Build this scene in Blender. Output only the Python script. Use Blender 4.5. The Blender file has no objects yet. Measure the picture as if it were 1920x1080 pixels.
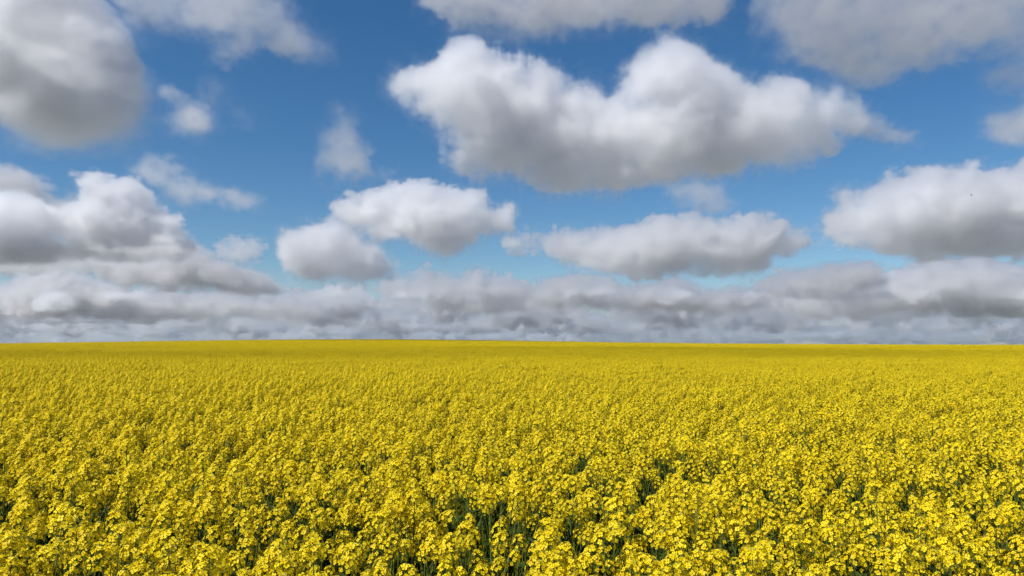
import bpy, math, time
import numpy as np
from mathutils import Vector, Euler
R=math.radians; T0=time.time()
S=bpy.context.scene
F=1371.0; HZ=652.0
PITCH=math.atan((HZ-540)/F); EYE=2.07
cam=bpy.data.objects.new('camera',bpy.data.cameras.new('camera')); S.collection.objects.link(cam)
cam.data.sensor_width=36; cam.data.lens=36*F/1920; cam.data.clip_end=300000; cam.data.clip_start=.05
cam.location=(0,0,EYE); cam.rotation_euler=(math.pi/2+PITCH,0,0); S.camera=cam
SUN_EL,SUN_AZ=50,-125   # azimuth clockwise from +Y
w=bpy.data.worlds.new('World'); S.world=w; w.use_nodes=True
nt=w.node_tree; bg=nt.nodes['Background']; sk=nt.nodes.new('ShaderNodeTexSky'); sk.sky_type='NISHITA'; sk.sun_disc=False
sk.sun_elevation=R(SUN_EL); sk.sun_rotation=R(SUN_AZ); bg.inputs[1].default_value=.07
sk.dust_density=.15; sk.ozone_density=4; sk.air_density=1.0
hs=nt.nodes.new('ShaderNodeHueSaturation'); hs.inputs['Saturation'].default_value=1.25
nt.links.new(sk.outputs[0],hs.inputs['Color']); nt.links.new(hs.outputs[0],bg.inputs[0])
sd=Vector((math.sin(R(SUN_AZ))*math.cos(R(SUN_EL)),math.cos(R(SUN_AZ))*math.cos(R(SUN_EL)),math.sin(R(SUN_EL))))
sl=bpy.data.lights.new('sun','SUN'); sl.energy=5; sl.angle=R(.5); sl.color=(1,.95,.88)
so=bpy.data.objects.new('sun',sl); so.rotation_euler=sd.to_track_quat('Z','Y').to_euler(); S.collection.objects.link(so)
S.view_settings.view_transform='Standard'; S.view_settings.exposure=.45
S.cycles.volume_bounces=12; S.cycles.max_bounces=14; S.cycles.adaptive_threshold=.015; S.cycles.transparent_max_bounces=64
rng=np.random.default_rng(5)
def interp(n,s,o,period_shift,m):
    t=(np.arange(n)*s+o); i=np.floor(t).astype(int); f=t-i; f=f*f*(3-2*f)
    A=np.zeros((n,m)); i=i%m; A[np.arange(n),i]+=1-f; A[np.arange(n),(i+1)%m]+=f
    return A.astype(np.float32)
FLATV=(1,1.6,1); NS=[.85,.85,1.0]
def vnoise(shape,vox,scale,rg):
    vox=[vox*FLATV[a]*NS[a] for a in range(3)]; m=[max(2,int(shape[a]*vox[a]/scale)+3) for a in range(3)]
    L=rg.random(m).astype(np.float32)*2-1
    for a in range(3):
        A=interp(shape[a],vox[a]/scale,rg.random(),0,m[a])
        L=np.moveaxis(np.tensordot(A,L,axes=(1,a)),0,a)
    return L
def fbm(shape,vox,scale,rg,octs,billow=False,gain=.5):
    r=np.zeros(shape,np.float32); amp=1; 
    for o in range(octs):
        n=vnoise(shape,vox,scale,rg)
        r+=amp*((np.abs(n)*2-.7) if billow else n); amp*=gain; scale*=.5
        if scale<vox*1.5: break
    return r
def at(px,py,D):
    x=(px-960)/F; y=(540-py)/F
    fy=math.cos(PITCH)-y*math.sin(PITCH); fz=math.sin(PITCH)+y*math.cos(PITCH)
    k=D/fy
    return Vector((x*k,D,EYE+fz*k))
def volmat(name,sigma,col=(1,1,1),alb=.955):
    m=bpy.data.materials.new(name); m.use_nodes=True; t=m.node_tree; t.nodes.clear()
    o=t.nodes.new('ShaderNodeOutputMaterial'); v=t.nodes.new('ShaderNodeVolumePrincipled')
    v.inputs['Color'].default_value=(col[0]*alb,col[1]*(alb+.003),min(1,col[2]*(alb+.015)),1); v.inputs['Density'].default_value=sigma; v.inputs['Anisotropy'].default_value=.6
    t.links.new(v.outputs[0],o.inputs['Volume']); return m
def volume_object(name,lo,hi,dens,mat):
    nx,ny,nz=dens.shape
    me=bpy.data.meshes.new(name); me.vertices.add(dens.size)
    a=me.attributes.new('d','FLOAT','POINT'); a.data.foreach_set('value',dens.ravel())
    src=bpy.data.objects.new(name+'_samples',me)       # never linked to the scene: only holds the density values
    ob=bpy.data.objects.new(name,bpy.data.volumes.new(name)); S.collection.objects.link(ob)
    g=bpy.data.node_groups.new(name,'GeometryNodeTree')
    g.interface.new_socket('Geometry',in_out='INPUT',socket_type='NodeSocketGeometry')
    g.interface.new_socket('Geometry',in_out='OUTPUT',socket_type='NodeSocketGeometry')
    N=g.nodes.new; L=g.links.new
    gi=N('GeometryNodeObjectInfo'); gi.inputs[0].default_value=src; go=N('NodeGroupOutput'); vc=N('GeometryNodeVolumeCube'); vc.inputs['Min'].default_value=lo; vc.inputs['Max'].default_value=hi
    for k,n in zip('XYZ',(nx,ny,nz)): vc.inputs['Resolution '+k].default_value=n
    pos=N('GeometryNodeInputPosition'); mr=N('ShaderNodeMapRange'); mr.data_type='FLOAT_VECTOR'; 
    L(pos.outputs[0],mr.inputs[6]); 
    mr.inputs[7].default_value=lo; mr.inputs[8].default_value=hi; mr.inputs[9].default_value=(0,0,0); mr.inputs[10].default_value=(nx-1,ny-1,nz-1)
    sx=N('ShaderNodeSeparateXYZ'); L(mr.outputs[1],sx.inputs[0])
    def fi(s):
        n=N('FunctionNodeFloatToInt'); n.rounding_mode='ROUND'; L(s,n.inputs[0]); return n.outputs[0]
    def im(op,a,b):
        n=N('FunctionNodeIntegerMath'); n.operation=op; L(a,n.inputs[0])
        if isinstance(b,int): n.inputs[1].default_value=b
        else: L(b,n.inputs[1])
        return n.outputs[0]
    idx=im('ADD',im('MULTIPLY',im('ADD',im('MULTIPLY',fi(sx.outputs[0]),ny),fi(sx.outputs[1])),nz),fi(sx.outputs[2]))
    na=N('GeometryNodeInputNamedAttribute'); na.data_type='FLOAT'; na.inputs[0].default_value='d'
    si=N('GeometryNodeSampleIndex'); si.data_type='FLOAT'; si.domain='POINT'; si.clamp=True
    L(gi.outputs['Geometry'],si.inputs['Geometry']); L(na.outputs[0],si.inputs['Value']); L(idx,si.inputs['Index'])
    L(si.outputs[0],vc.inputs['Density'])
    sm=N('GeometryNodeSetMaterial'); sm.inputs['Material'].default_value=mat
    L(vc.outputs[0],sm.inputs[0]); L(sm.outputs[0],go.inputs[0])
    ob.data.materials.append(mat)
    md=ob.modifiers.new('vol','NODES'); md.node_group=g
    return ob

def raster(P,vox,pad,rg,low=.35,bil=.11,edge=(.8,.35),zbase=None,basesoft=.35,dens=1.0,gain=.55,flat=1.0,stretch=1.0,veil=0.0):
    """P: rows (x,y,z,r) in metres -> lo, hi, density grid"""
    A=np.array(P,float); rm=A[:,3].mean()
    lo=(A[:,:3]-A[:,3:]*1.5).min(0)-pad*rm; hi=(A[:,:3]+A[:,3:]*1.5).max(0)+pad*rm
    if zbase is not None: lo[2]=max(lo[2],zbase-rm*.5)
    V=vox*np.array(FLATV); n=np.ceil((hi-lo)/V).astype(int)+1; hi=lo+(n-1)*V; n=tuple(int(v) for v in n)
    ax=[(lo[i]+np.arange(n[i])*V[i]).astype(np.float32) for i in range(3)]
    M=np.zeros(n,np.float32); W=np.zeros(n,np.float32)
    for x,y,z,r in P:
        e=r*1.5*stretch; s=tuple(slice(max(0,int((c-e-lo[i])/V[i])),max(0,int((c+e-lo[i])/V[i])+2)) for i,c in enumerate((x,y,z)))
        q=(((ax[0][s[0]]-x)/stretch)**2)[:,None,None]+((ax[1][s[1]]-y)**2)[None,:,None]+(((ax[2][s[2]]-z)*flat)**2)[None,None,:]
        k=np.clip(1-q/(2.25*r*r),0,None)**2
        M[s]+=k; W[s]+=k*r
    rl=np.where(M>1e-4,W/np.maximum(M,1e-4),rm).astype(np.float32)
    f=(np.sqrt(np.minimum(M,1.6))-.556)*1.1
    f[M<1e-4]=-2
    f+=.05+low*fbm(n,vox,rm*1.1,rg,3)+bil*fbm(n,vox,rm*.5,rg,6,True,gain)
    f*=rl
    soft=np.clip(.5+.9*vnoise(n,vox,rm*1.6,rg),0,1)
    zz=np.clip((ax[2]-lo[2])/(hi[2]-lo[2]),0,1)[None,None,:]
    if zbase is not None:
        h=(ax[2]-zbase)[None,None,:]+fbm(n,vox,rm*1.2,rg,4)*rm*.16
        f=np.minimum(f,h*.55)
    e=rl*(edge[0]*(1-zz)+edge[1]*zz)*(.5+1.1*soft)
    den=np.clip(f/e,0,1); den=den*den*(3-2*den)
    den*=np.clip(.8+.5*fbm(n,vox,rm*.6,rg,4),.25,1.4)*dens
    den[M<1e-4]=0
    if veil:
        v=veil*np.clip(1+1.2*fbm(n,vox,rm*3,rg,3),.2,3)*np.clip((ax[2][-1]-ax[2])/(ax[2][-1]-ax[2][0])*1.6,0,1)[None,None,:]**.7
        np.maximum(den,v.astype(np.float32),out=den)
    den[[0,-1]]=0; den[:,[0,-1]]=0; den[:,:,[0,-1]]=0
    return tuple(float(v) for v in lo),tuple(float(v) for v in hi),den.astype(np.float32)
SIG=.013
def poly_sd(poly,X,Z):
    """signed distance (positive inside) of the points of the X x Z grid to a closed outline"""
    px,pz=np.meshgrid(X,Z,indexing='ij'); n=len(poly); d=np.full(px.shape,1e9,np.float32); ins=np.zeros(px.shape,bool)
    for i in range(n):
        x0,y0=poly[i]; x1,y1=poly[(i+1)%n]; ex,ey=x1-x0,y1-y0
        t=np.clip(((px-x0)*ex+(pz-y0)*ey)/(ex*ex+ey*ey+1e-9),0,1)
        d=np.minimum(d,(px-x0-t*ex)**2+(pz-y0-t*ey)**2)
        if y0!=y1: ins^=((y0>pz)!=(y1>pz))&(px<(x1-x0)*(pz-y0)/(y1-y0)+x0)
    d=np.sqrt(d); return np.where(ins,d,-d).astype(np.float32)
def n2(shape,vox,scale,rg,octs=3):
    return fbm((shape[0],1,shape[1]),vox,scale,rg,octs)[:,0,:]
def cloud(name,label,D,outline,T=60,vox=3,seed=0,dens=1.0,edge=(26,9),n1=9,nb=8,fs=26,lump=.5,sigma=None,alb=.925,grow=5,col=(1,1,1),veil=0,mod=.8):
    """outline in photograph pixels seen at distance D; T sets how thick the cloud is from front to back (same unit)"""
    rg=np.random.default_rng(seed+100); sc=D/F
    OO=[[(at(x,y,D).x/sc,at(x,y,D).z/sc) for x,y in o] for o in (outline if isinstance(outline[0],list) else [outline])]; A=np.array(sum(OO,[]))
    m=14; d2m=min(np.ptp(A[:,0]),np.ptp(A[:,1]))/2*(.75 if isinstance(outline[0],list) else 1); hy=math.sqrt(2*T*d2m)*1.05+10
    lo=np.array([A[:,0].min()-m,D/sc-hy,A[:,1].min()-m]); hi=np.array([A[:,0].max()+m,D/sc+hy,A[:,1].max()+m])
    V=vox*np.array(FLATV); n=tuple(int(v) for v in np.ceil((hi-lo)/V).astype(int)+1); hi=lo+(np.array(n)-1)*V
    ax=[(lo[i]+np.arange(n[i])*V[i]).astype(np.float32) for i in range(3)]
    d2=np.max([poly_sd(O,ax[0],ax[2]) for O in OO],0); s2=(n[0],n[2])
    y0=D/sc+T*lump*n2(s2,vox,T*2.2,rg); TT=T*(1+lump*.9*n2(s2,vox,T*1.3,rg))
    yy=ax[1][None,:,None]-y0[:,None,:]
    f=d2[:,None,:]-yy*yy/(2*np.maximum(TT,T*.3))[:,None,:]
    f=f+n1*fbm(n,vox,fs*2.6,rg,2)+nb*fbm(n,vox,fs,rg,5,True,.62)+nb*.35+grow
    soft=np.clip(.5+.9*vnoise(n,vox,fs*3,rg),0,1)
    z0,z1=A[:,1].min(),A[:,1].max(); zz=np.clip((ax[2]-z0)/(z1-z0),0,1)[None,None,:]
    e=(edge[0]*(1-zz)+edge[1]*zz)*(.4+1.3*soft)
    w=fbm(n,vox,fs*1.1,rg,5,False,.62)
    den=np.clip(f/e,0,1); den=den*den*(3-2*den)*dens
    den*=np.clip(.8+mod*w,.15,1.7)
    halo=np.clip((f+edge[0]*.5+w*edge[0]*.5)/(edge[0]*1.3),0,1)**2*dens*.15
    den=np.maximum(den,halo)
    if veil: den=np.maximum(den,veil*np.clip(1+w,.3,2)*np.clip((z1+8-ax[2])/(z1-z0)*1.3,0,1)[None,None,:])
    den[[0,-1]]=0; den[:,[0,-1]]=0; den[:,:,[0,-1]]=0
    lo*=sc; hi*=sc
    ob=volume_object(name,tuple(map(float,lo)),tuple(map(float,hi)),den.astype(np.float32),volmat(name,sigma or SIG*(5300/D)**.5,col,alb))
    ob['label']=label; ob['category']='cloud'
    print(name,den.shape,round(den.size/1e6,2),'M',round(vox*sc),'m',round(time.time()-T0))
    return ob
def bank(name,label,D,ybase,h,seed,cover=.85,col=(1,1,1),alb=.905,veil=.006,fs=20,wide=(140,420)):
    """a row of heaped clouds far away, all with their flat bases at about the same height"""
    rg=np.random.default_rng(seed); polys=[]; x=-130-rg.uniform(0,200)
    while x<2050:
        w=rg.uniform(*wide); hh=h*rg.uniform(.5,1.7); yb=ybase+rg.normal()*h*.12; n=max(6,int(w/22)); top=[]
        b=rg.random(3)*6.28
        for k in range(n+1):
            t=k/n; env=math.sin(math.pi*t)**.55
            top.append((x+w*t,yb-h*.12-hh*env*(.62+.22*math.sin(t*w/38+b[0])+.16*math.sin(t*w/17+b[1]))))
        polys.append(top+[(x+w*.97,yb),(x+w*.5,yb+h*.08),(x+w*.03,yb)])
        x+=w*rg.uniform(.62,.95)/min(1,cover)
    k=h/40
    ob=cloud(name,label,D,polys,T=max(16,h*1.1),vox=2.1 if h>28 else 1.6,seed=seed,edge=(10*k+2,4*k+1),n1=7*k+1,nb=10*k+1.5,fs=fs*k+4,lump=1.3,alb=alb,col=col,grow=2,mod=1.1,veil=veil)
    del ob['category']; ob['kind']='stuff'

# ------------------------------------------------------------------ terrain
def ground_z(x,y):
    g=2.75*np.clip(y/400,0,None)**1.6*np.where(y>400,0,1)+2.75*np.where(y>400,1,0)
    g=g+2.5*np.exp(-((x+80)/95.)**2/2-((y-400)/140.)**2/2)-.45*np.clip((-x-150)/130,0,3)*np.clip(y/400,0,1)**2-.5*np.clip((x-100)/180,0,3)*np.clip(y/400,0,1)**2
    g=g-.35*np.exp(-((y-60)/35.)**2/2)*(.6+.4*np.sin(x*.02+1))
    g=g+.05*np.sin(x*.13+.7)*np.sin(y*.11)*np.clip(y/30,0,1)
    d=np.clip(y-400,0,None)+np.clip(np.abs(x)-600,0,None)
    return g-np.minimum(d*d*.00012,30)
ys=np.concatenate([np.linspace(-30,60,46),np.linspace(64,700,120),np.geomspace(720,90000,30)])
xs=np.concatenate([-np.geomspace(90000,620,24),np.linspace(-600,600,151),np.geomspace(620,90000,24)])
GX,GY=np.meshgrid(xs,ys,indexing='ij'); GZ=ground_z(GX,GY)
gm=bpy.data.meshes.new('ground'); ny=len(ys)
gm.from_pydata(np.stack([GX.ravel(),GY.ravel(),GZ.ravel()],1).tolist(),[],[(i*ny+j,(i+1)*ny+j,(i+1)*ny+j+1,i*ny+j+1) for i in range(len(xs)-1) for j in range(ny-1)])
gm.polygons.foreach_set('use_smooth',[True]*len(gm.polygons))
go_=bpy.data.objects.new('ground',gm); S.collection.objects.link(go_); go_['kind']='structure'; go_['label']='soil and low growth under the crop'
def mat(name,build):
    m=bpy.data.materials.new(name); m.use_nodes=True; t=m.node_tree; build(t,t.nodes['Principled BSDF']); return m
def ramp_noise(t,scale,c0,c1,space='Object',detail=4):
    tc=t.nodes.new('ShaderNodeTexCoord'); n=t.nodes.new('ShaderNodeTexNoise'); n.inputs['Scale'].default_value=scale; n.inputs['Detail'].default_value=detail
    t.links.new(tc.outputs[space],n.inputs['Vector'])
    mx=t.nodes.new('ShaderNodeMix'); mx.data_type='RGBA'; mx.inputs[6].default_value=(*c0,1); mx.inputs[7].default_value=(*c1,1)
    mr=t.nodes.new('ShaderNodeMapRange'); mr.inputs[1].default_value=.35; mr.inputs[2].default_value=.65
    t.links.new(n.outputs[0],mr.inputs[0]); t.links.new(mr.outputs[0],mx.inputs[0]); return mx.outputs[2]
def soil(t,p):
    near=ramp_noise(t,3,(.06,.05,.03),(.07,.09,.035)); far=ramp_noise(t,.002,(.16,.17,.15),(.26,.26,.24),detail=2)     # unseen farmland beyond the crop, made pale to bounce light onto cloud bases
    ge=t.nodes.new('ShaderNodeNewGeometry'); ln=t.nodes.new('ShaderNodeVectorMath'); ln.operation='LENGTH'; t.links.new(ge.outputs['Position'],ln.inputs[0])
    mr=t.nodes.new('ShaderNodeMapRange'); mr.inputs[1].default_value=470; mr.inputs[2].default_value=520; t.links.new(ln.outputs['Value'],mr.inputs[0])
    mx=t.nodes.new('ShaderNodeMix'); mx.data_type='RGBA'; t.links.new(mr.outputs[0],mx.inputs[0]); t.links.new(near,mx.inputs[6]); t.links.new(far,mx.inputs[7]); t.links.new(mx.outputs[2],p.inputs['Base Color']); p.inputs['Roughness'].default_value=.95
m_soil=mat('soil',soil); gm.materials.append(m_soil)
def leafy(c0,c1,trans,tcol,rough=.5,scale=25,spec=.3,rand=.12):
    def b(t,p):
        c=ramp_noise(t,scale,c0,c1)
        oi=t.nodes.new('ShaderNodeObjectInfo'); hs=t.nodes.new('ShaderNodeHueSaturation'); mr=t.nodes.new('ShaderNodeMapRange')
        mr.inputs[3].default_value=1-rand; mr.inputs[4].default_value=1+rand*.5
        t.links.new(oi.outputs['Random'],mr.inputs[0]); t.links.new(mr.outputs[0],hs.inputs['Value']); t.links.new(c,hs.inputs['Color'])
        t.links.new(hs.outputs[0],p.inputs['Base Color']); p.inputs['Roughness'].default_value=rough; p.inputs['Specular IOR Level'].default_value=spec
        if trans:
            tr=t.nodes.new('ShaderNodeBsdfTranslucent'); tr.inputs[0].default_value=(*tcol,1); ms=t.nodes.new('ShaderNodeMixShader'); ms.inputs[0].default_value=trans
            o=[n for n in t.nodes if n.type=='OUTPUT_MATERIAL'][0]
            t.links.new(p.outputs[0],ms.inputs[1]); t.links.new(tr.outputs[0],ms.inputs[2]); t.links.new(ms.outputs[0],o.inputs[0])
    return b
m_petal=mat('petal',leafy((.95,.725,.006),(.97,.78,.012),.45,(.96,.70,.008),.55,60,.25,.1))
m_bud=mat('bud',leafy((.35,.38,.04),(.55,.5,.05),0,None,.6,200))
m_stem=mat('stem_green',leafy((.068,.095,.014),(.11,.14,.022),.0,None,.6,12,.15))
m_leaf=mat('leaf_green',leafy((.03,.05,.008),(.05,.075,.012),.2,(.06,.12,.015),.6,18,.15))
# ------------------------------------------------------------------ plant meshes
class MB:
    def __init__(s): s.v=[]; s.f=[]; s.m=[]
    def tube(s,pts,rad,n=4,m=0):
        o=len(s.v)
        for i,p in enumerate(pts):
            d=(pts[min(i+1,len(pts)-1)]-pts[max(i-1,0)]).normalized(); u=d.orthogonal().normalized(); w=d.cross(u)
            for k in range(n):
                a=2*math.pi*k/n; s.v.append(tuple(p+(u*math.cos(a)+w*math.sin(a))*rad[i]))
        for i in range(len(pts)-1):
            for k in range(n): s.f.append((o+i*n+k,o+i*n+(k+1)%n,o+(i+1)*n+(k+1)%n,o+(i+1)*n+k)); s.m.append(m)
    def octa(s,c,ax,l,r,m=0):
        u=ax.orthogonal().normalized(); w=ax.cross(u); o=len(s.v)
        s.v+= [tuple(c-ax*l),tuple(c+u*r),tuple(c+w*r),tuple(c-u*r),tuple(c-w*r),tuple(c+ax*l)]
        for k in range(4): s.f+=[(o,o+1+(k+1)%4,o+1+k),(o+5,o+1+k,o+1+(k+1)%4)]; s.m+=[m,m]
    def poly(s,pts,m=0):
        o=len(s.v); s.v+=[tuple(p) for p in pts]; s.f.append(tuple(range(o,o+len(pts)))); s.m.append(m)
    def add(s,b,M,mo=0):
        o=len(s.v); s.v+=[tuple(M@Vector(p)) for p in b.v]; s.f+=[tuple(i+o for i in f) for f in b.f]; s.m+=[k+mo for k in b.m]
    def mesh(s,name,mats):
        me=bpy.data.meshes.new(name); me.from_pydata(s.v,[],s.f)
        for m in mats: me.materials.append(m)
        me.polygons.foreach_set('material_index',s.m); return me
import random
from mathutils import Matrix
rd=random.Random(11)
def flower(b,c,nrm,size,m=0,cm=1):
    u=nrm.orthogonal().normalized(); u=(Matrix.Rotation(rd.uniform(0,math.pi),3,nrm)@u); 
    cup=rd.uniform(.1,.55)
    for k in range(4):
        a=k*math.pi/2+rd.uniform(-.12,.12); r=(Matrix.Rotation(a,3,nrm)@u); t=nrm.cross(r)
        L=size*rd.uniform(.88,1.1); W=L*.46; up=nrm
        b.poly([c+r*L*.08-t*W*.18,c+r*L*.08+t*W*.18,c+r*L*.6+t*W+up*L*cup*.45,c+r*L*.93+t*W*.72+up*L*cup*.55,c+r*L*1.0+up*L*cup*.5,c+r*L*.93-t*W*.72+up*L*cup*.55,c+r*L*.6-t*W+up*L*cup*.45],m)
    b.octa(c+nrm*.002,nrm,.003,.0016,cm)
def head(nf,spread,drop):
    """raceme: local origin at the top of its stalk, axis +Z; flowers on short stalks around a knot of buds"""
    b=MB(); bd=MB()
    ax=[Vector((0,0,-drop)),Vector((0,0,0)),Vector((0,0,.02))]; b.tube(ax,[.0016,.0013,.001],3,1)
    for k in range(nf):
        f=(k+.5)/nf; a=k*2.4+rd.uniform(-.3,.3)
        z=.012-f**1.1*drop*.95; el=math.radians(60-75*f+rd.uniform(-12,12)); L=spread*(.55+.5*f)*rd.uniform(.85,1.12)
        base=Vector((0,0,z-.006)); d=Vector((math.cos(a)*math.cos(el),math.sin(a)*math.cos(el),math.sin(el)))
        c=base+d*L; nrm=(d+Vector((0,0,.22))+Vector((rd.uniform(-.3,.3),rd.uniform(-.3,.3),0))).normalized()
        b.tube([base,base+d*L*.5+Vector((0,0,-.002)),c],[.0008]*3,3,1)
        flower(b,c,nrm,rd.uniform(.008,.0101))
    for k in range(14):
        a=k*2.4; r=.009*math.sqrt((k+.5)/14); c=Vector((math.cos(a)*r,math.sin(a)*r,.024-r*r*60+rd.uniform(-.001,.001)))
        bd.octa(c,Vector((math.cos(a)*.5,math.sin(a)*.5,1)).normalized(),.0042,.0021,0)
    return b,bd
HEADS=[head(nf,s,dr) for nf,s,dr in ((28,.040,.042),(23,.036,.032),(33,.045,.05),(25,.035,.04),(16,.029,.025),(31,.041,.058))]
def leaf(L,W):
    b=MB(); n=6; P=[]
    for i in range(n+1):
        f=i/n; w=W*math.sin(math.pi*min(1,f*.9+.08))**.8*(1+.18*math.sin(i*2.7)); z=L*(.35*f-.75*f*f)
        P.append((Vector((L*f,-w,z+w*.25)),Vector((L*f,0,z)),Vector((L*f,w,z+w*.25))))
    for i in range(n):
        for k in (0,1): b.poly([P[i][k],P[i+1][k],P[i+1][k+1],P[i][k+1]])
    return b
LEAVES=[leaf(.2,.045),leaf(.14,.03),leaf(.26,.06)]
def stem_variant():
    """stalk with branches and young pods -> MB, tips [(point, direction)], leaf spots"""
    b=MB(); tips=[]; spots=[]; H=rd.uniform(1.2,1.3)
    bx,by=rd.uniform(-.05,.05),rd.uniform(-.05,.05)
    P=[Vector((bx*f*f,by*f*f,H*f)) for f in (0,.25,.5,.7,.85,1)]
    b.tube(P,[.007,.0062,.005,.004,.003,.0018],4)
    def pods(p0,p1,n):
        d=(p1-p0)
        for k in range(n):
            f=rd.random(); a=rd.uniform(0,6.28); c=p0+d*f; u=Vector((math.cos(a),math.sin(a),rd.uniform(.5,1.1))).normalized()
            e=c+u*.012; l=rd.uniform(.02,.042)*(1-.4*f); e2=e+(u+Vector((0,0,.5))).normalized()*l
            b.tube([c,e],[.0007,.0007],3); b.tube([e,e+(e2-e)*.5,e2],[.0010,.0014,.0003],3)
    pods(P[4],P[5],9); tips.append((P[5],(P[5]-P[4]).normalized()))
    nb=rd.choice((3,4,4,5)); a0=rd.uniform(0,6.28)
    for k in range(nb):
        f=rd.uniform(.5,.85); p=Vector((bx*f*f,by*f*f,H*f)); a=a0+k*6.28/nb+rd.uniform(-.4,.4); R_=rd.uniform(.06,.17)
        zt=H-rd.uniform(.0,.2)-R_*.25; q=Vector((p.x+math.cos(a)*R_,p.y+math.sin(a)*R_,max(zt,p.z+.12)))
        m1=p*.6+q*.4+Vector((math.cos(a),math.sin(a),-.3))*.02; m2=p*.25+q*.75+Vector((math.cos(a),math.sin(a),-.3))*.015
        b.tube([p,m1,m2,q],[.003,.0025,.002,.0014],3); pods(m2,q,8); tips.append((q,(q-m2).normalized()))
        spots.append((p,a,rd.choice((1,1,0)),rd.uniform(.6,.9)))
    for k in range(4): 
        f=rd.uniform(.2,.55); spots.append((Vector((bx*f*f,by*f*f,H*f)),rd.uniform(0,6.28),rd.choice((0,2)),rd.uniform(.8,1.15)))
    return b,tips,spots
NV=7; VAR=[]
HM=[(h.mesh('flower_head',[m_petal,m_stem]),k.mesh('bud_cluster',[m_bud])) for h,k in HEADS]
LM=[l.mesh('leaf',[m_leaf]) for l in LEAVES]
def frame(p,d,spin,s):
    q=d.to_track_quat('Z','Y').to_matrix().to_4x4(); return Matrix.Translation(p)@q@Matrix.Rotation(spin,4,'Z')@Matrix.Scale(s,4)
lib=bpy.data.collections.new('plant_kinds')            # only read by the crop's geometry nodes, never linked to the scene
for i in range(NV):
    b,tips,spots=stem_variant()
    hs=[(rd.choice((0,1,2,3,5)) if j==0 else rd.randrange(6),frame(p,(d+Vector((0,0,.8))).normalized(),rd.uniform(0,6.28),rd.uniform(1.05,1.4) if j==0 else rd.uniform(.85,1.25))) for j,(p,d) in enumerate(tips)]
    ls=[(k,Matrix.Translation(p)@Matrix.Rotation(a,4,'Z')@Matrix.Scale(s,4)) for p,a,k,s in spots]
    VAR.append((b.mesh('stem',[m_stem]),hs,ls))
    j=MB(); j.add(b,Matrix(),1)
    for k,M in hs:
        j.add(HEADS[k][0],M,0); j.add(HEADS[k][1],M,2)
    for k,M in ls: j.add(LEAVES[k],M,3)
    o=bpy.data.objects.new('kind_%02d'%i,j.mesh('plant_kind',[m_petal,m_stem,m_bud,m_leaf])); lib.objects.link(o)
# patches of the far crop: 2 m squares with the same plants told more simply
NPT=4; DENS=26
def np_mesh(objs):
    V=[];LS=[];LI=[];MI=[];vo=0;lo=0
    for me,M in objs:
        n=len(me.vertices); v=np.empty(n*3,np.float32); me.vertices.foreach_get('co',v); v=v.reshape(-1,3)
        A=np.array(M); V.append(v@A[:3,:3].T+A[:3,3]); q=len(me.polygons)
        ls=np.empty(q,np.int32); me.polygons.foreach_get('loop_start',ls); LS.append(ls+lo)
        li=np.empty(len(me.loops),np.int32); me.loops.foreach_get('vertex_index',li); LI.append(li+vo)
        mi=np.empty(q,np.int32); me.polygons.foreach_get('material_index',mi); MI.append(mi); vo+=n; lo+=len(me.loops)
    V=np.concatenate(V); LI=np.concatenate(LI); LS=np.concatenate(LS); MI=np.concatenate(MI)
    me=bpy.data.meshes.new('crop_patch'); me.vertices.add(len(V)); me.vertices.foreach_set('co',V.ravel().astype(np.float32))
    me.loops.add(len(LI)); me.loops.foreach_set('vertex_index',LI); me.polygons.add(len(LS)); me.polygons.foreach_set('loop_start',LS)
    for m in (m_petal,m_stem,m_bud,m_leaf): me.materials.append(m)
    me.polygons.foreach_set('material_index',MI); me.update(calc_edges=True); return me
kinds=[o.data for o in sorted(lib.objects,key=lambda o:o.name)]
for i in range(NPT):
    L_=[]
    for k in range(DENS*4):
        s=rd.gauss(1,.035); M=Matrix.Translation(((k%10+rd.random())*.2-1,(k//10+rd.random())*.2-1,0))@Matrix.Rotation(rd.uniform(0,6.28),4,'Z')@Matrix.Rotation(rd.gauss(0,.05),4,'X')@Matrix.Scale(s,4)
        L_.append((kinds[rd.randrange(NV)],M))
    lib.objects.link(bpy.data.objects.new('patch_%02d'%i,np_mesh(L_)))
# ------------------------------------------------------------------ where the plants stand
rg=np.random.default_rng(77)
def hn(x,y):   # gentle unevenness of the crop, metres
    return .035*np.sin(x*2.1+1.3*np.sin(y*1.7))+.03*np.sin(y*2.9+x*.9+2)+.025*np.sin(x*5.3-y*4.1)
NEAR=20.0
sp=1/math.sqrt(DENS); X,Y=np.meshgrid(np.arange(-26,26,sp),np.arange(.9,NEAR,sp)); X=X.ravel()+rg.uniform(-.5,.5,X.size)*sp*1.25; Y=Y.ravel()+rg.uniform(-.5,.5,Y.size)*sp*1.25
k=np.abs(X)<.80*Y+2.2; X,Y=X[k],Y[k]
k=rg.random(X.size)>np.clip(.10+.8*(np.sin(X*3.1+1.1*np.sin(Y*2.3))*np.sin(Y*3.7+X)-.35),0.02,.8)*np.clip(1.6-Y/12,.3,1); X,Y=X[k],Y[k]
SC=(1+hn(X,Y)/1.25)*rg.normal(1,.035,X.size); RZ=rg.uniform(0,6.28,X.size); VI=rg.integers(0,NV,X.size); TX=rg.normal(0,.05,X.size); TY=rg.normal(0,.05,X.size)
Z=ground_z(X,Y)
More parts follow.
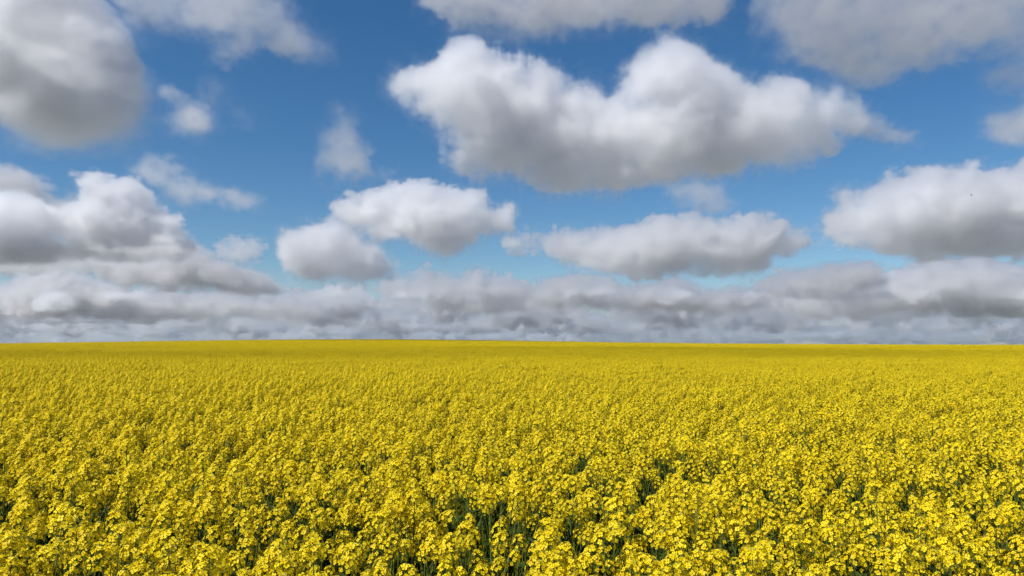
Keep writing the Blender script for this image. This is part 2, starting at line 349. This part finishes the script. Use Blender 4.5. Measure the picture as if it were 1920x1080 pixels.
# the 300 that show largest: nearest whose heads stand inside the frame
cp,sp_=math.cos(PITCH),math.sin(PITCH)
top=Z+1.22*SC-EYE; dep=Y*cp+top*sp_; uy=-(-Y*sp_+top*cp)/dep*F+540; ux=X/dep*F+960
vis=(uy<1080)&(ux>-10)&(ux<1930)
order=np.argsort(np.where(vis,Y,1e9))[:300]
mine=np.zeros(X.size,bool); mine[order]=True
print('individuals to y=',Y[order].max(),'near plants',X.size)
protos={}
def copy_plant(src):
    r=src.copy(); S.collection.objects.link(r)
    for c in src.children:
        d=c.copy(); S.collection.objects.link(d); d.parent=r
        for e in c.children:
            g=e.copy(); S.collection.objects.link(g); g.parent=d
    return r
def make_plant(v):
    sm,hs,ls=VAR[v]
    r=bpy.data.objects.new('rapeseed_plant',None); S.collection.objects.link(r); r.empty_display_size=.1
    r['category']='flowering plant'; r['group']='rapeseed plants at the front edge of the field'
    def part(n,me,p,M=None):
        o=bpy.data.objects.new(n,me); S.collection.objects.link(o); o.parent=p
        if M is not None: o.matrix_local=M
        return o
    part('stem',sm,r)
    for k,M in hs:
        h=part('flower_head',HM[k][0],r,M); part('bud_cluster',HM[k][1],h)
    for k,M in ls[-3:]: part('leaf',LM[k],r,M)
    return r
for i in order:
    v=int(VI[i])
    if v in protos: r=copy_plant(protos[v])
    else: r=protos[v]=make_plant(v)
    r.location=(X[i],Y[i],Z[i]); r.rotation_euler=(TX[i],TY[i],RZ[i]); r.scale=(SC[i],)*3
    third=['left','middle','right'][min(2,max(0,int(ux[i]//640)))]
    r['label']='yellow flowering rapeseed plant in the dense front of the field'
# far patches
PS=2.0; XX,YY=np.meshgrid(np.arange(-380,380,PS*.97),np.arange(NEAR+.85,440,PS*.97)); XX=XX.ravel(); YY=YY.ravel(); k=np.abs(XX)<.78*YY+6; XX,YY=XX[k],YY[k]
print('patches',XX.size)
keep=~mine
px=np.concatenate([X[keep],XX]); py=np.concatenate([Y[keep],YY]); pz=np.concatenate([Z[keep],ground_z(XX,YY)])
vi=np.concatenate([VI[keep],NV+rg.integers(0,NPT,XX.size)]).astype(np.int32)
rot=np.zeros((px.size,3)); n0=keep.sum(); rot[:n0,0]=TX[keep]; rot[:n0,1]=TY[keep]; rot[:n0,2]=RZ[keep]; rot[n0:,2]=rg.integers(0,4,XX.size)*math.pi/2
scl=np.ones((px.size,3)); scl[:n0]=SC[keep][:,None]; scl[n0:,2]=1+hn(XX,YY)/1.25+rg.normal(0,.012,XX.size); 
fm=bpy.data.meshes.new('rapeseed_field'); fm.vertices.add(px.size); fm.vertices.foreach_set('co',np.stack([px,py,pz],1).ravel())
a=fm.attributes.new('variant','INT','POINT'); a.data.foreach_set('value',vi)
a=fm.attributes.new('turn','FLOAT_VECTOR','POINT'); a.data.foreach_set('vector',rot.ravel())
a=fm.attributes.new('size','FLOAT_VECTOR','POINT'); a.data.foreach_set('vector',scl.ravel())
fo=bpy.data.objects.new('rapeseed_field',fm); S.collection.objects.link(fo); fo['kind']='stuff'; fo['label']='dense yellow flowering rapeseed crop stretching to the low hill on the horizon'
g=bpy.data.node_groups.new('rapeseed_field','GeometryNodeTree')
g.interface.new_socket('Geometry',in_out='INPUT',socket_type='NodeSocketGeometry'); g.interface.new_socket('Geometry',in_out='OUTPUT',socket_type='NodeSocketGeometry')
N=g.nodes.new; L=g.links.new
gi=N('NodeGroupInput'); go=N('NodeGroupOutput'); ci=N('GeometryNodeCollectionInfo'); ci.inputs[0].default_value=lib; ci.inputs['Separate Children'].default_value=True; ci.inputs['Reset Children'].default_value=True
ip=N('GeometryNodeInstanceOnPoints'); ip.inputs['Pick Instance'].default_value=True
def na(nm,ty):
    n=N('GeometryNodeInputNamedAttribute'); n.data_type=ty; n.inputs[0].default_value=nm; return n.outputs[0]
er=N('FunctionNodeEulerToRotation')
L(gi.outputs[0],ip.inputs['Points']); L(ci.outputs[0],ip.inputs['Instance']); L(na('variant','INT'),ip.inputs['Instance Index']); L(na('turn','FLOAT_VECTOR'),er.inputs[0]); L(er.outputs[0],ip.inputs['Rotation']); L(na('size','FLOAT_VECTOR'),ip.inputs['Scale']); L(ip.outputs[0],go.inputs[0])
md=fo.modifiers.new('crop','NODES'); md.node_group=g
print('field done',round(time.time()-T0))


t=time.time()
W=dict(edge=(60,42),n1=16,nb=12,alb=.84,grow=15)      # ragged, wispy clouds; low alb puts their shaded grey into the colour
cloud('cloud','large grey white cumulus cloud with a dark base at the upper left edge',3900,[(-120,-80),(130,-80),(190,0),(222,30),(248,75),(262,110),(268,140),(285,165),(283,200),(270,245),(235,272),(180,282),(130,288),(75,288),(30,266),(-20,240),(-120,230)],T=60,vox=2.8,seed=1,alb=.955,sigma=.024,edge=(50,34),n1=5,nb=4,fs=38,lump=.35,mod=.3)
cloud('cloud','thin ragged grey cloud hanging along the top edge left of the middle',2900,[(195,-60),(560,-60),(545,0),(560,40),(590,70),(615,85),(624,100),(600,108),(560,100),(520,88),(490,75),(475,95),(455,110),(420,115),(400,95),(385,70),(350,62),(310,60),(270,55),(240,35),(215,10)],T=50,vox=2.8,seed=2,dens=.33,**W)
cloud('cloud','faint grey wisp trailing between the top edge cloud and the small puffy one',3400,[(385,130),(420,145),(445,175),(462,205),(482,228),(470,236),(440,222),(405,205),(378,175)],T=20,seed=22,dens=.16,**W)
cloud('cloud','small puffy grey cloud beside the big upper left cumulus',3900,[(313,170),(325,163),(340,175),(352,190),(375,180),(388,195),(405,215),(402,240),(385,258),(360,262),(335,252),(320,235),(318,205),(312,185)],T=35,seed=3,dens=.5,grow=11,edge=(30,20),n1=8,nb=7,alb=.895)
cloud('cloud','biggest broad white cumulus with a tall rounded tower in the centre of the sky',5300,[(714,174),(736,156),(777,128),(821,120),(838,98),(862,88),(892,84),(921,92),(947,107),(984,111),(1003,126),(1040,137),(1062,148),(1095,152),(1125,163),(1136,189),(1151,189),(1156,158),(1170,130),(1184,103),(1210,81),(1247,68),(1274,72),(1295,86),(1317,92),(1339,109),(1365,121),(1372,141),(1391,159),(1410,163),(1435,144),(1465,142),(1491,159),(1510,174),(1521,181),(1539,159),(1561,163),(1580,181),(1612,196),(1632,216),(1650,236),(1640,252),(1610,262),(1573,256),(1576,278),(1539,285),(1517,304),(1487,318),(1435,318),(1402,326),(1376,333),(1233,352),(1158,367),(1084,370),(1029,363),(984,348),(955,337),(899,337),(858,326),(840,304),(847,274),(832,255),(803,244),(788,218),(755,196)],T=72,vox=2.4,seed=4,alb=.94,edge=(42,18),n1=9,nb=12,fs=32,lump=.45)
cloud('cloud','dim grey cloud cut by the top edge above the central cumulus',2650,[(790,-60),(1400,-60),(1360,20),(1355,45),(1310,50),(1260,40),(1200,45),(1130,50),(1090,65),(1040,70),(960,68),(900,62),(870,45),(845,20),(810,5),(780,-20)],T=50,vox=2.8,seed=5,dens=.7,**W)
cloud('cloud','broad dim grey cloud filling the upper right corner',2950,[(1430,-60),(1417,15),(1425,45),(1450,65),(1465,90),(1480,108),(1530,115),(1550,130),(1560,150),(1620,155),(1690,158),(1700,125),(1740,112),(1790,105),(1850,95),(1920,85),(2000,85),(2000,-60)],T=60,vox=2.8,seed=6,dens=.4,**W)
cloud('cloud','thin grey veil under the right end of the corner cloud',3200,[(1850,110),(1900,80),(2000,75),(2000,195),(1920,165),(1870,170),(1832,150)],T=30,vox=2.8,seed=23,dens=.2,**W)
cloud('cloud','grey cloud cut by the right edge just above the bright cumulus',4000,[(1832,240),(1850,215),(1890,200),(1925,185),(2000,180),(2000,275),(1920,280),(1870,278),(1840,260)],T=40,seed=7,dens=.6,edge=(38,25),alb=.91)
cloud('cloud','bright white topped cumulus with a flat dark base at the right edge',9700,[(1533,413),(1547,400),(1573,397),(1580,380),(1580,357),(1600,350),(1633,352),(1663,347),(1673,332),(1707,328),(1723,317),(1743,312),(1767,317),(1793,314),(1820,327),(1847,332),(1873,323),(1900,322),(1920,308),(2060,290),(2060,470),(1940,478),(1890,492),(1853,476),(1813,482),(1760,488),(1707,490),(1667,482),(1633,470),(1600,463),(1557,463),(1540,443)],T=65,vox=2.6,seed=8,alb=.94,edge=(24,8),n1=5,nb=11,fs=26,lump=.8)
cloud('cloud','white domed cumulus with a flat grey base just left of the centre',9100,[(628,395),(640,378),(663,370),(680,372),(700,360),(733,352),(770,348),(805,352),(820,350),(850,361),(880,360),(905,370),(915,390),(930,395),(955,392),(965,410),(960,435),(940,440),(905,445),(890,465),(860,478),(820,482),(785,475),(760,452),(735,450),(700,450),(680,435),(655,425),(635,412)],T=50,vox=2.4,seed=9,alb=.94,edge=(24,8),n1=5,nb=9,fs=22,lump=.7)
cloud('cloud','soft grey cumulus touching the lower left of the white dome',12500,[(535,430),(570,425),(600,418),(630,400),(645,412),(670,425),(690,440),(705,460),(725,475),(740,495),(745,515),(720,525),(680,530),(640,530),(600,533),(560,525),(535,505),(525,480),(528,450)],T=45,vox=2.6,seed=10,edge=(22,12),fs=22)
cloud('cloud','narrow faint grey cloud standing above the white dome',5000,[(597,265),(610,235),(640,205),(665,215),(680,240),(690,275),(710,305),(735,325),(730,342),(690,350),(650,348),(615,335),(597,300)],T=28,seed=11,dens=.33,**W)
cloud('cloud','small ragged grey cloud with a short tail left of the centre',5800,[(245,320),(285,295),(310,300),(350,325),(385,345),(400,355),(430,345),(460,358),(490,375),(470,385),(430,378),(400,375),(375,385),(345,390),(315,380),(290,355),(255,335)],T=28,seed=12,dens=.42,grow=11,edge=(30,20),n1=8,nb=8,alb=.91)
cloud('cloud','dim grey plume of cloud at the left edge behind the bright round puff',11500,[(-110,305),(10,310),(35,313),(80,333),(100,362),(140,372),(180,395),(190,430),(120,450),(-110,450)],T=45,vox=2.6,seed=13,edge=(26,16),n1=10,nb=9,alb=.84,dens=.6)
cloud('cloud','bright round white puff of cloud at the left edge',9800,[(-110,364),(10,362),(50,366),(85,380),(112,400),(124,425),(112,446),(60,456),(-110,458)],T=45,vox=2.4,seed=41,edge=(22,10),n1=5,nb=6,fs=20,alb=.945)
cloud('cloud','white topped tower of cloud standing over the dark layers on the left',10600,[(135,382),(150,366),(168,358),(165,342),(180,337),(207,342),(233,342),(257,350),(263,363),(283,377),(307,390),(337,407),(342,433),(363,458),(374,474),(330,482),(230,480),(150,465),(115,430)],T=55,vox=2.4,seed=42,edge=(22,7),n1=7,nb=10,fs=22,lump=.9,alb=.92)
cloud('cloud','dark grey flat layer under the bright puff at the left edge',10200,[(-110,445),(20,442),(90,440),(150,446),(220,455),(300,462),(352,472),(330,486),(240,492),(120,494),(0,500),(-110,504)],T=45,vox=2.4,seed=43,edge=(18,12),n1=6,nb=6,fs=20,alb=.86)
cloud('cloud','small bright puff low on the left under the long dark layer',14800,[(62,572),(72,556),(92,548),(122,552),(142,566),(138,580),(72,584)],T=18,vox=2,seed=44,edge=(10,5),n1=3,nb=4,fs=12,alb=.95)
cloud('cloud','tiny pale grey cloud in the blue gap left of the centre',11000,[(410,462),(440,447),(470,446),(490,465),(482,487),(450,490),(416,482)],T=25,vox=2.6,seed=14,dens=.5,grow=7,edge=(16,12),fs=16)
cloud('cloud','small round grey cloud right of the white dome',10500,[(936,445),(965,438),(990,431),(1010,436),(1026,455),(1014,474),(980,480),(955,474),(938,460)],T=25,vox=2.6,seed=15,dens=.8,edge=(14,10),fs=16)
cloud('cloud','long low grey white cumulus right of the centre above the cloud bank',11500,[(1015,455),(1040,435),(1070,430),(1100,425),(1130,422),(1170,428),(1220,418),(1270,412),(1310,411),(1345,420),(1375,410),(1420,412),(1450,425),(1480,440),(1510,435),(1545,455),(1520,468),(1480,475),(1450,480),(1445,500),(1420,515),(1370,522),(1330,515),(1290,520),(1220,522),(1150,525),(1110,518),(1070,500),(1040,490),(1018,475)],T=45,vox=2.6,seed=16,alb=.91,edge=(22,10),n1=8,nb=8,fs=22,lump=.8)
cloud('cloud','long dark grey cloud layer lying low on the left',13500,[(-110,478),(60,485),(120,468),(240,474),(367,465),(400,482),(450,497),(500,512),(545,538),(575,550),(480,555),(400,550),(330,545),(250,535),(180,512),(100,508),(0,512),(-110,515)],T=70,vox=2.8,seed=17,alb=.86,edge=(18,10),n1=6,nb=6,fs=16,lump=.8)  # low alb: the layer's shade is put into its colour
cloud('cloud','thin grey streak of cloud trailing off the right end of the biggest cumulus',5300,[(1585,185),(1606,200),(1624,220),(1650,228),(1669,243),(1706,250),(1714,272),(1680,277),(1654,264),(1620,254),(1580,256)],T=32,seed=26,grow=9,dens=.42,edge=(30,22),n1=8,nb=7,fs=22,alb=.86)
cloud('cloud','faint grey wisp under the central cumulus',6500,[(1235,340),(1290,340),(1350,345),(1385,375),(1375,402),(1330,408),(1285,395),(1250,370)],T=24,seed=18,dens=.36,grow=12,edge=(30,22),n1=10)
cloud('cloud','grey cloud with a brilliant white rim under the right edge cumulus',16500,[(1690,506),(1740,490),(1790,493),(1830,478),(1855,484),(1870,500),(1920,500),(2060,490),(2060,590),(1500,592),(1430,562),(1560,530),(1640,522)],T=45,vox=2.8,seed=19,alb=.91,edge=(16,5),n1=5,nb=6,fs=16)
cloud('cloud','dim grey lump of cloud left of the white rimmed one',15500,[(1420,540),(1480,510),(1540,493),(1600,487),(1650,500),(1670,540),(1560,560),(1450,562)],T=40,vox=2.8,seed=24,alb=.87,edge=(20,12),n1=7,nb=7,fs=16)
cloud('cloud','bright lumpy cloud below the long low cumulus',18500,[(985,550),(1020,535),(1060,520),(1110,518),(1150,525),(1190,538),(1225,533),(1262,523),(1290,542),(1340,548),(1400,545),(1450,570),(1400,585),(1200,586),(1050,582),(980,570)],T=40,vox=2.8,seed=20,alb=.87,edge=(16,7),n1=6,nb=7,fs=16)
cloud('cloud','soft grey cloud low between the soft cumulus and the bright lumpy one',17500,[(735,520),(800,505),(850,510),(900,503),(950,518),(1000,540),(1010,565),(930,582),(820,582),(740,560),(690,540)],T=45,vox=2.8,seed=21,alb=.87,edge=(22,16),n1=9,nb=8,fs=16,dens=.8)
cloud('cloud','pale heaped cloud under the long dark layer on the left',16500,[(-110,530),(15,528),(45,507),(70,496),(110,498),(150,515),(210,530),(300,545),(400,552),(480,560),(560,562),(610,575),(590,598),(300,598),(-110,595)],T=50,vox=2.8,seed=25,alb=.87,edge=(18,7),n1=7,nb=8,fs=16,lump=.8)
bank('cloud_bank','scattered small flat clouds in front of the low cloud rows',15600,557,24,51,cover=.5,alb=.94,fs=22,wide=(70,210))
bank('cloud_bank','second scatter of small flat clouds among the low cloud rows',18600,573,24,52,cover=.6,alb=.90,fs=22,wide=(70,240))
bank('cloud_bank','nearest broken row of low grey clouds across the lower sky',21500,585,46,31,cover=.8,alb=.90,col=(.99,.995,1))  # blue col, stronger in farther rows, paints in the aerial haze
bank('cloud_bank','long low grey clouds in the second row across the lower sky',27500,600,42,32,cover=.85,alb=.84,col=(.985,.992,1))
bank('cloud_bank','flat grey clouds in the middle of the low cloud rows',35000,612,36,33,cover=.85,alb=.90,col=(.98,.99,1))
bank('cloud_bank','bluish grey clouds low over the field',45000,622,30,34,cover=.9,alb=.86,col=(.97,.986,1))
bank('cloud_bank','thin bluish clouds close above the horizon',60000,630,24,35,cover=.95,alb=.90,col=(.962,.983,1),veil=.02)
bank('cloud_bank','pale bluish clouds just above the horizon',80000,636,18,36,cover=1,col=(.955,.98,1),alb=.88,veil=.03)
bank('cloud_bank','farthest pale clouds touching the horizon',105000,645,16,37,cover=1,col=(.95,.978,1),alb=.86,veil=.04)
print('clouds',time.time()-t)

# unseen thin cloud added behind and left of camera to shade the middle field
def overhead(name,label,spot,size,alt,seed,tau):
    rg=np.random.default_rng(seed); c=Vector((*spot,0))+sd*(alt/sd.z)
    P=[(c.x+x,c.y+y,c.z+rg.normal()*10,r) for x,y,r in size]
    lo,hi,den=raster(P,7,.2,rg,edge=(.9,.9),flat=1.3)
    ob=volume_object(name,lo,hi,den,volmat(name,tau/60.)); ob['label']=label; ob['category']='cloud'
overhead('cloud','unseen thin cloud added overhead to cast a soft shadow on the far middle of the field',(5,82),[(-45,-10,26),(-15,0,30),(20,5,30),(50,10,28),(80,25,28),(-75,5,22),(-60,60,30),(-20,50,34),(30,60,34),(70,80,30),(-70,280,60),(-10,300,60),(60,280,40)],700,61,.9)


# ------------------------------------------------------------------ the one bird in the sky
bm_=MB(); bm_.tube([Vector(p) for p in ((0,-.09,0),(0,-.06,.004),(0,0,.006),(0,.05,.006),(0,.085,.008),(0,.11,.004))],[.004,.012,.02,.017,.012,.001],8)
for s_ in (-1,1):
    up=[Vector((s_*x,y,z)) for x,y,z in ((.012,.045,.012),(.08,.06,.035),(.17,.02,.04),(.23,-.05,.03),(.15,-.02,.038),(.07,-.015,.03),(.012,-.03,.01))]
    bm_.poly(up); bm_.poly([p-Vector((0,0,.004)) for p in reversed(up)])
bm_.poly([Vector(p) for p in ((.01,-.07,.003),(.035,-.17,0),(0,-.13,.002),(-.035,-.17,0),(-.01,-.07,.003))])
def feather(t,p): p.inputs['Base Color'].default_value=(.025,.022,.025,1); p.inputs['Roughness'].default_value=.6
bd_=bpy.data.objects.new('bird',bm_.mesh('bird',[mat('dark_feathers',feather)])); S.collection.objects.link(bd_)
bd_.location=at(1821,366,85); bd_.rotation_euler=(R(15),R(20),R(50)); bd_['category']='bird'; bd_['label']='tiny dark bird flying in front of the bright cumulus at the right edge'
